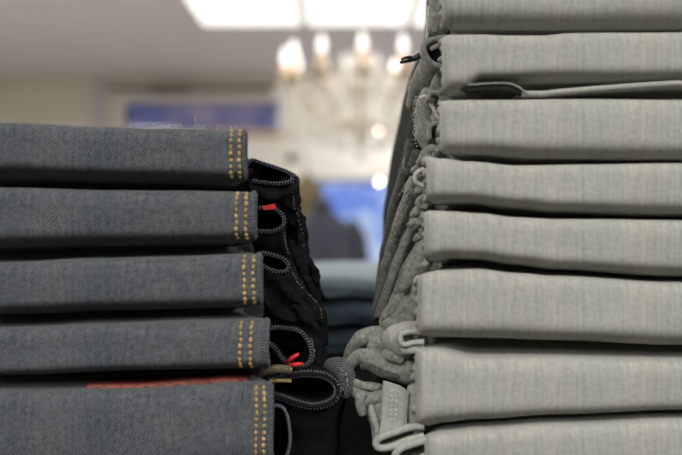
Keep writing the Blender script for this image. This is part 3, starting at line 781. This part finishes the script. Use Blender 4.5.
# ------------------------------------------------------------------ chandelier
M_bulb = plain('frosted_bulb', (1, 1, 1), .4, emit=(1, .98, .94), strength=1.15)
M_candle = plain('ivory_candle_tube', (.92, .70, .52), .5, emit=None)
M_brass = plain('aged_brass', (.42, .36, .24), .35, metal=.7)
def crystal_mat():
    m, n, l, b = new_mat('cut_crystal')
    b.inputs['Base Color'].default_value = (.92, .90, .84, 1); b.inputs['Roughness'].default_value = .12
    b.inputs['Specular IOR Level'].default_value = 1; b.inputs['Coat Weight'].default_value = .6
    z = n.new('ShaderNodeTexNoise'); z.inputs['Scale'].default_value = 25; r = n.new('ShaderNodeValToRGB')
    r.color_ramp.elements[0].color = (.62, .58, .50, 1); r.color_ramp.elements[1].color = (1, 1, 1, 1)
    l.new(z.outputs['Fac'], r.inputs['Fac']); l.new(r.outputs['Color'], b.inputs['Base Color'])
    tr = n.new('ShaderNodeBsdfTransparent'); tl = n.new('ShaderNodeBsdfTranslucent'); tl.inputs['Color'].default_value = (.95, .93, .9, 1)
    m1 = n.new('ShaderNodeMixShader'); m1.inputs[0].default_value = .5; m2 = n.new('ShaderNodeMixShader'); m2.inputs[0].default_value = .35
    l.new(b.outputs[0], m1.inputs[1]); l.new(tl.outputs[0], m1.inputs[2]); l.new(m1.outputs[0], m2.inputs[1]); l.new(tr.outputs[0], m2.inputs[2])
    l.new(m2.outputs[0], n['Material Output'].inputs[0]); return m
M_crys = crystal_mat()
CX, CY = (361-341)/F*5.0, 5.0
CZ0 = CZ + .50
ch = empty('chandelier', (CX, CY, CZ0), 'crystal chandelier with white candle bulbs hanging below the bright ceiling panel', 'chandelier')
mb = MB(); mb.lathe([(.004, -.10), (.02, -.09), (.035, -.07), (.02, -.055), (.05, -.03), (.07, .02), (.03, .07), (.02, .12), (.045, .17), (.05, .21), (.02, .26), (.015, .34), (.035, .38), (.03, .42), (.012, .46), (.01, .50)], (CX, CY, CZ0+.03), 14)
mb.build('column', M_brass, ch)
mb = MB(); z = CZ0+.5
i = 0
while z < CEIL-.03:
    mb.tube([Vector((CX + .009*math.cos(a)*(i % 2), CY + .009*math.cos(a)*(1-i % 2), z + .014*math.sin(a))) for a in [math.pi*2*q/8 for q in range(9)]], .003, 5); z += .024; i += 1
mb.build('chain', M_brass, ch)
mb = MB(); mb.lathe([(.01, -.05), (.05, -.03), (.06, 0)], (CX, CY, CEIL), 14); mb.build('ceiling_rose', M_brass, ch)
random.seed(5)
def drop(mb, p, L=.035, r=.009):
    L *= 1.4; r *= 1.6
    mb.bead(p + Vector((0, 0, -.008)), .006, .006, None, 6, 3); 
    G = [[p + Vector((rr*math.cos(a), rr*math.sin(a), z_)) for a in [math.pi*2*q/6 for q in range(6)]] for rr, z_ in ((.001, -.014), (r, -.014-L*.65), (.001, -.014-L))]
    mb.grid(G, closed=True, cap=True)
zb = CZ + .765       # foot of the candles
for q in range(12):
    a = math.radians(30*q) ; dx, dy = math.sin(a), -math.cos(a); r = .40
    def at_(rr, z_): return Vector((CX+dx*rr, CY+dy*rr, z_))
    mb = MB(); mb.tube([at_(*s_) for s_ in crom([(.03, CZ0+.10), (.12, CZ0+.02), (.22, CZ0+.05), (.32, CZ0+.16), (.39, CZ0+.22), (.40, zb-.07), (.40, zb-.03)], 22)], .008, 6)
    arm = mb.build('arm', M_brass, ch)
    mb = MB(); mb.lathe([(.012, -.04), (.03, -.03), (.06, -.008), (.062, 0), (.02, -.006)], at_(r, zb), 14); pan = mb.build('drip_pan', M_brass, ch)
    mb = MB(); mb.lathe([(.024, 0), (.024, .09), (.014, .098)], at_(r, zb-.006), 10); mb.build('candle', M_candle, ch)
    mb = MB(); mb.lathe([(.008, 0), (.019, .02), (.022, .04), (.016, .07), (.002, .10)], at_(r, zb+.088), 10); mb.build('bulb', M_bulb, ch)
    mb = MB()
    for j in range(8):
        b2 = math.pi*2*j/8; drop(mb, at_(r, zb-.004)+Vector((.055*math.cos(b2), .055*math.sin(b2), 0)), .04+.02*(j % 2), .008)
        if j % 2 == 0:
            for tier in range(3):
                drop(mb, at_(r-.01, zb-.09-.065*tier)+Vector((.035*math.cos(b2), .035*math.sin(b2), 0)), .04, .008)
    mb.build('crystal_drops', M_crys, ch)
    mb = MB()
    for (r0, z0_, r1, z1_, sag, n_) in ((.06, CZ0+.40, r, zb-.03, .12, 16), (r-.02, zb-.10, .22, CZ0+.02, .05, 10)):
        for j in range(n_+1):
            f = j/n_; p = at_(r0+(r1-r0)*f, z0_+(z1_-z0_)*f - sag*4*f*(1-f)); mb.bead(p, .009, .008, None, 6, 3)
            if j % 3 == 1: drop(mb, p, .03, .007)
    mb.build('crystal_strand', M_crys, ch)['kind'] = 'stuff'
mb = MB()
for ring_r, zr, n_ in ((.30, CZ0+.10, 26), (.26, CZ0+.04, 22), (.20, CZ0+.0, 16), (.12, CZ0-.02, 10), (.16, CZ0+.30, 18), (.10, CZ0+.42, 12)):
    for j in range(n_):
        a = math.pi*2*j/n_; drop(mb, Vector((CX+ring_r*math.cos(a), CY+ring_r*math.sin(a), zr)), .05, .009)
mb.bead(Vector((CX, CY, CZ0-.12)), .03, .03, None, 12, 8); mb.build('crystal_basket', M_crys, ch)['kind'] = 'stuff'
l = bpy.data.lights.new('chandelier_glow', 'POINT'); l.energy = 13; l.color = (1, .96, .90); l.shadow_soft_size = .35
o = bpy.data.objects.new('chandelier_glow', l); o.location = (CX, CY, zb+.2); COL.objects.link(o)

# ------------------------------------------------------------------ small lamps far behind
def spot(px, py, Y, col, strength, label, r=.012):
    p = P(px, py, Y); e = empty('small_lamp', p, label, 'lamp')
    mb = MB(); mb.bead(p, r, r, None, 12, 8); mb.build('bulb', plain('lamp_bulb', col, .4, emit=col, strength=strength), e)
    mb = MB(); mb.lathe([(.02, .012), (.022, .035), (.012, .05), (.006, .055)], p, 12); mb.build('lamp_holder', M_trim, e)
    mb = MB(); mb.tube([p + Vector((0, 0, .05)), Vector((p.x, p.y, CEIL))], .003, 6); mb.build('cord', M_trim, e)
spot(379.5, 182, 7.8, (1, .86, .58), 26, 'small warm round lamp hanging in front of the blue window')
spot(378.6, 131, 4.2, (1, .66, .60), 8, 'small pinkish lamp hanging just under the chandelier crystals', .008)

# ------------------------------------------------------------------ clothes rail with hanging coats
e = empty('clothes_rail', (P(270, 134, 6.4).x, 6.4, 0), 'thin brown clothes rail on posts left of the blue window', 'clothes rail')
zr = P(0, 134, 6.4).z; xa, xb = P(205, 0, 6.4).x, P(291, 0, 6.4).x
mb = MB(); mb.tube([(xa, 6.4, zr), (xb, 6.4, zr)], .026, 10); mb.build('rail', plain('tan_metal_rail', (.30, .22, .14), .5), e)
for x in (xa, xb-.06):
    mb = MB(); mb.tube([(x, 6.4, .02), (x, 6.4, zr)], .012, 8); mb.build('post', plain('pale_post', (.60, .54, .45), .4), e)
    mb = MB(); mb.box((x, 6.4, .012), (.06, .5, .024)); mb.build('foot', M_brown, e, smooth=False)
mb = MB(); p = P(292, 158, 6.4); mb.bead(p, .035, .035, None, 10, 6); mb.tube([p, (xb-.06, 6.4, p.z)], .008, 6); mb.build('rail_knob', M_blacktoggle, e)
mb = MB(); mb.tube([p, p+Vector((.05, -.15, 0)), p+Vector((.09, -.5, 0))], .009, 6); mb.build('rail_arm', M_trim, e)

def coat(x, y, ztop, wdt, hgt, depth, mat, label, seed):
    t = empty('hanging_coat', (x, y, ztop), label, 'coat', 'coats on the clothes rail')
    G = []; N = 22
    for i in range(30):
        f = i/29; z_ = ztop - hgt*f
        wx = wdt*(.18 + .82*min(1, (f/.12))**.6)*(1+.15*f); dy = depth*(.25+.75*min(1, f/.15))
        row = []
        for q in range(N):
            a = math.pi*2*q/N; k_ = 1+.10*f*math.sin(a*6+seed)
            row.append(Vector((x+wx*math.cos(a)*k_, y+dy*math.sin(a)*k_, z_)))
        G.append([p_+wob(p_, 7, .012, seed) for p_ in row])
    mb = MB(); mb.grid(G, closed=True, cap=True); mb.build('body', mat, t)
    for s_ in (-1, 1):
        mb = MB(); mb.tube([Vector((x+s_*wdt*.8, y, ztop-.06)), Vector((x+s_*wdt*1.08, y, ztop-.18)), Vector((x+s_*wdt*1.15, y, ztop-.4)), Vector((x+s_*wdt*1.12, y-.02, ztop-.62))], [.035, .05, .045, .04], 10); mb.build('sleeve', mat, t)
    mb = MB(); mb.tube([Vector((x, y, ztop-.01)), Vector((x, y, ztop+.05)), Vector((x+.02, y, ztop+.075)), Vector((x, y, ztop+.09))], .003, 5); mb.build('hanger_hook', M_brown, t)
pz = p
coat(p.x+.045, 6.22, p.z-.09, .055, .95, .16, plain('cream_wool', (.66, .60, .50), .9, var=.1), 'cream coat hanging nearest the jeans stack beside the rail', 1)
coat(p.x+.11, 6.0, p.z-.12, .065, .95, .17, plain('mustard_wool', (.13, .10, .055), .9, var=.2), 'mustard brown coat hanging beside the dark jacket', 3)

# ------------------------------------------------------------------ dark jacket on a display bust
YJ = 5.4; jx = P(323, 0, YJ).x; zt = P(0, 203, YJ).z
M_jack = plain('dark_slate_jacket', (.028, .028, .048), .7, var=.25, scale=12)
e = empty('jacket_bust', (jx, YJ, 0), 'dark slate padded jacket on a display stand before the blue window', 'jacket')
prof = [(.040, .035, 0), (.045, .04, -.025), (.062, .055, -.05), (.10, .07, -.085), (.155, .09, -.13), (.185, .10, -.18), (.19, .11, -.26), (.18, .12, -.36), (.175, .12, -.48), (.185, .13, -.60), (.19, .13, -.64)]
G = []
for i, (a_, b_, z_) in enumerate(crom(prof, 46)):
    pf = 1+.02*math.sin(i*1.4)
    row = [Vector((jx+a_*pf*math.cos(t_), YJ+b_*pf*math.sin(t_), zt+z_)) for t_ in [math.pi*2*q/28 for q in range(28)]]
    G.append([p_+wob(p_, 12, .006, 4) for p_ in row])
mb = MB(); mb.grid(G, closed=True, cap=True); mb.build('jacket_body', M_jack, e)
for s_ in (-1, 1):
    S = crom([(.13, -.12, .05), (.175, -.17, .062), (.20, -.27, .06), (.212, -.40, .055), (.205, -.52, .048), (.20, -.60, .042)], 30)
    mb = MB(); mb.tube([Vector((jx+s_*a_, YJ, zt+z_)) for a_, z_, r_ in S], [r_*(1+.06*math.sin(i*1.6)) for i, (_, _, r_) in enumerate(S)], 14); mb.build('sleeve', M_jack, e)
mb = MB(); mb.lathe([(.050, -.035), (.058, 0), (.048, .012)], (jx, YJ, zt), 16); mb.build('collar', M_jack, e)
mb = MB(); mb.tube([(jx, YJ, .02), (jx, YJ, zt-.6)], .015, 8); mb.build('stand_pole', M_bar, e)
mb = MB(); mb.lathe([(.02, .035), (.15, .02), (.16, 0)], (jx, YJ, 0), 20); mb.build('stand_base', M_bar, e)
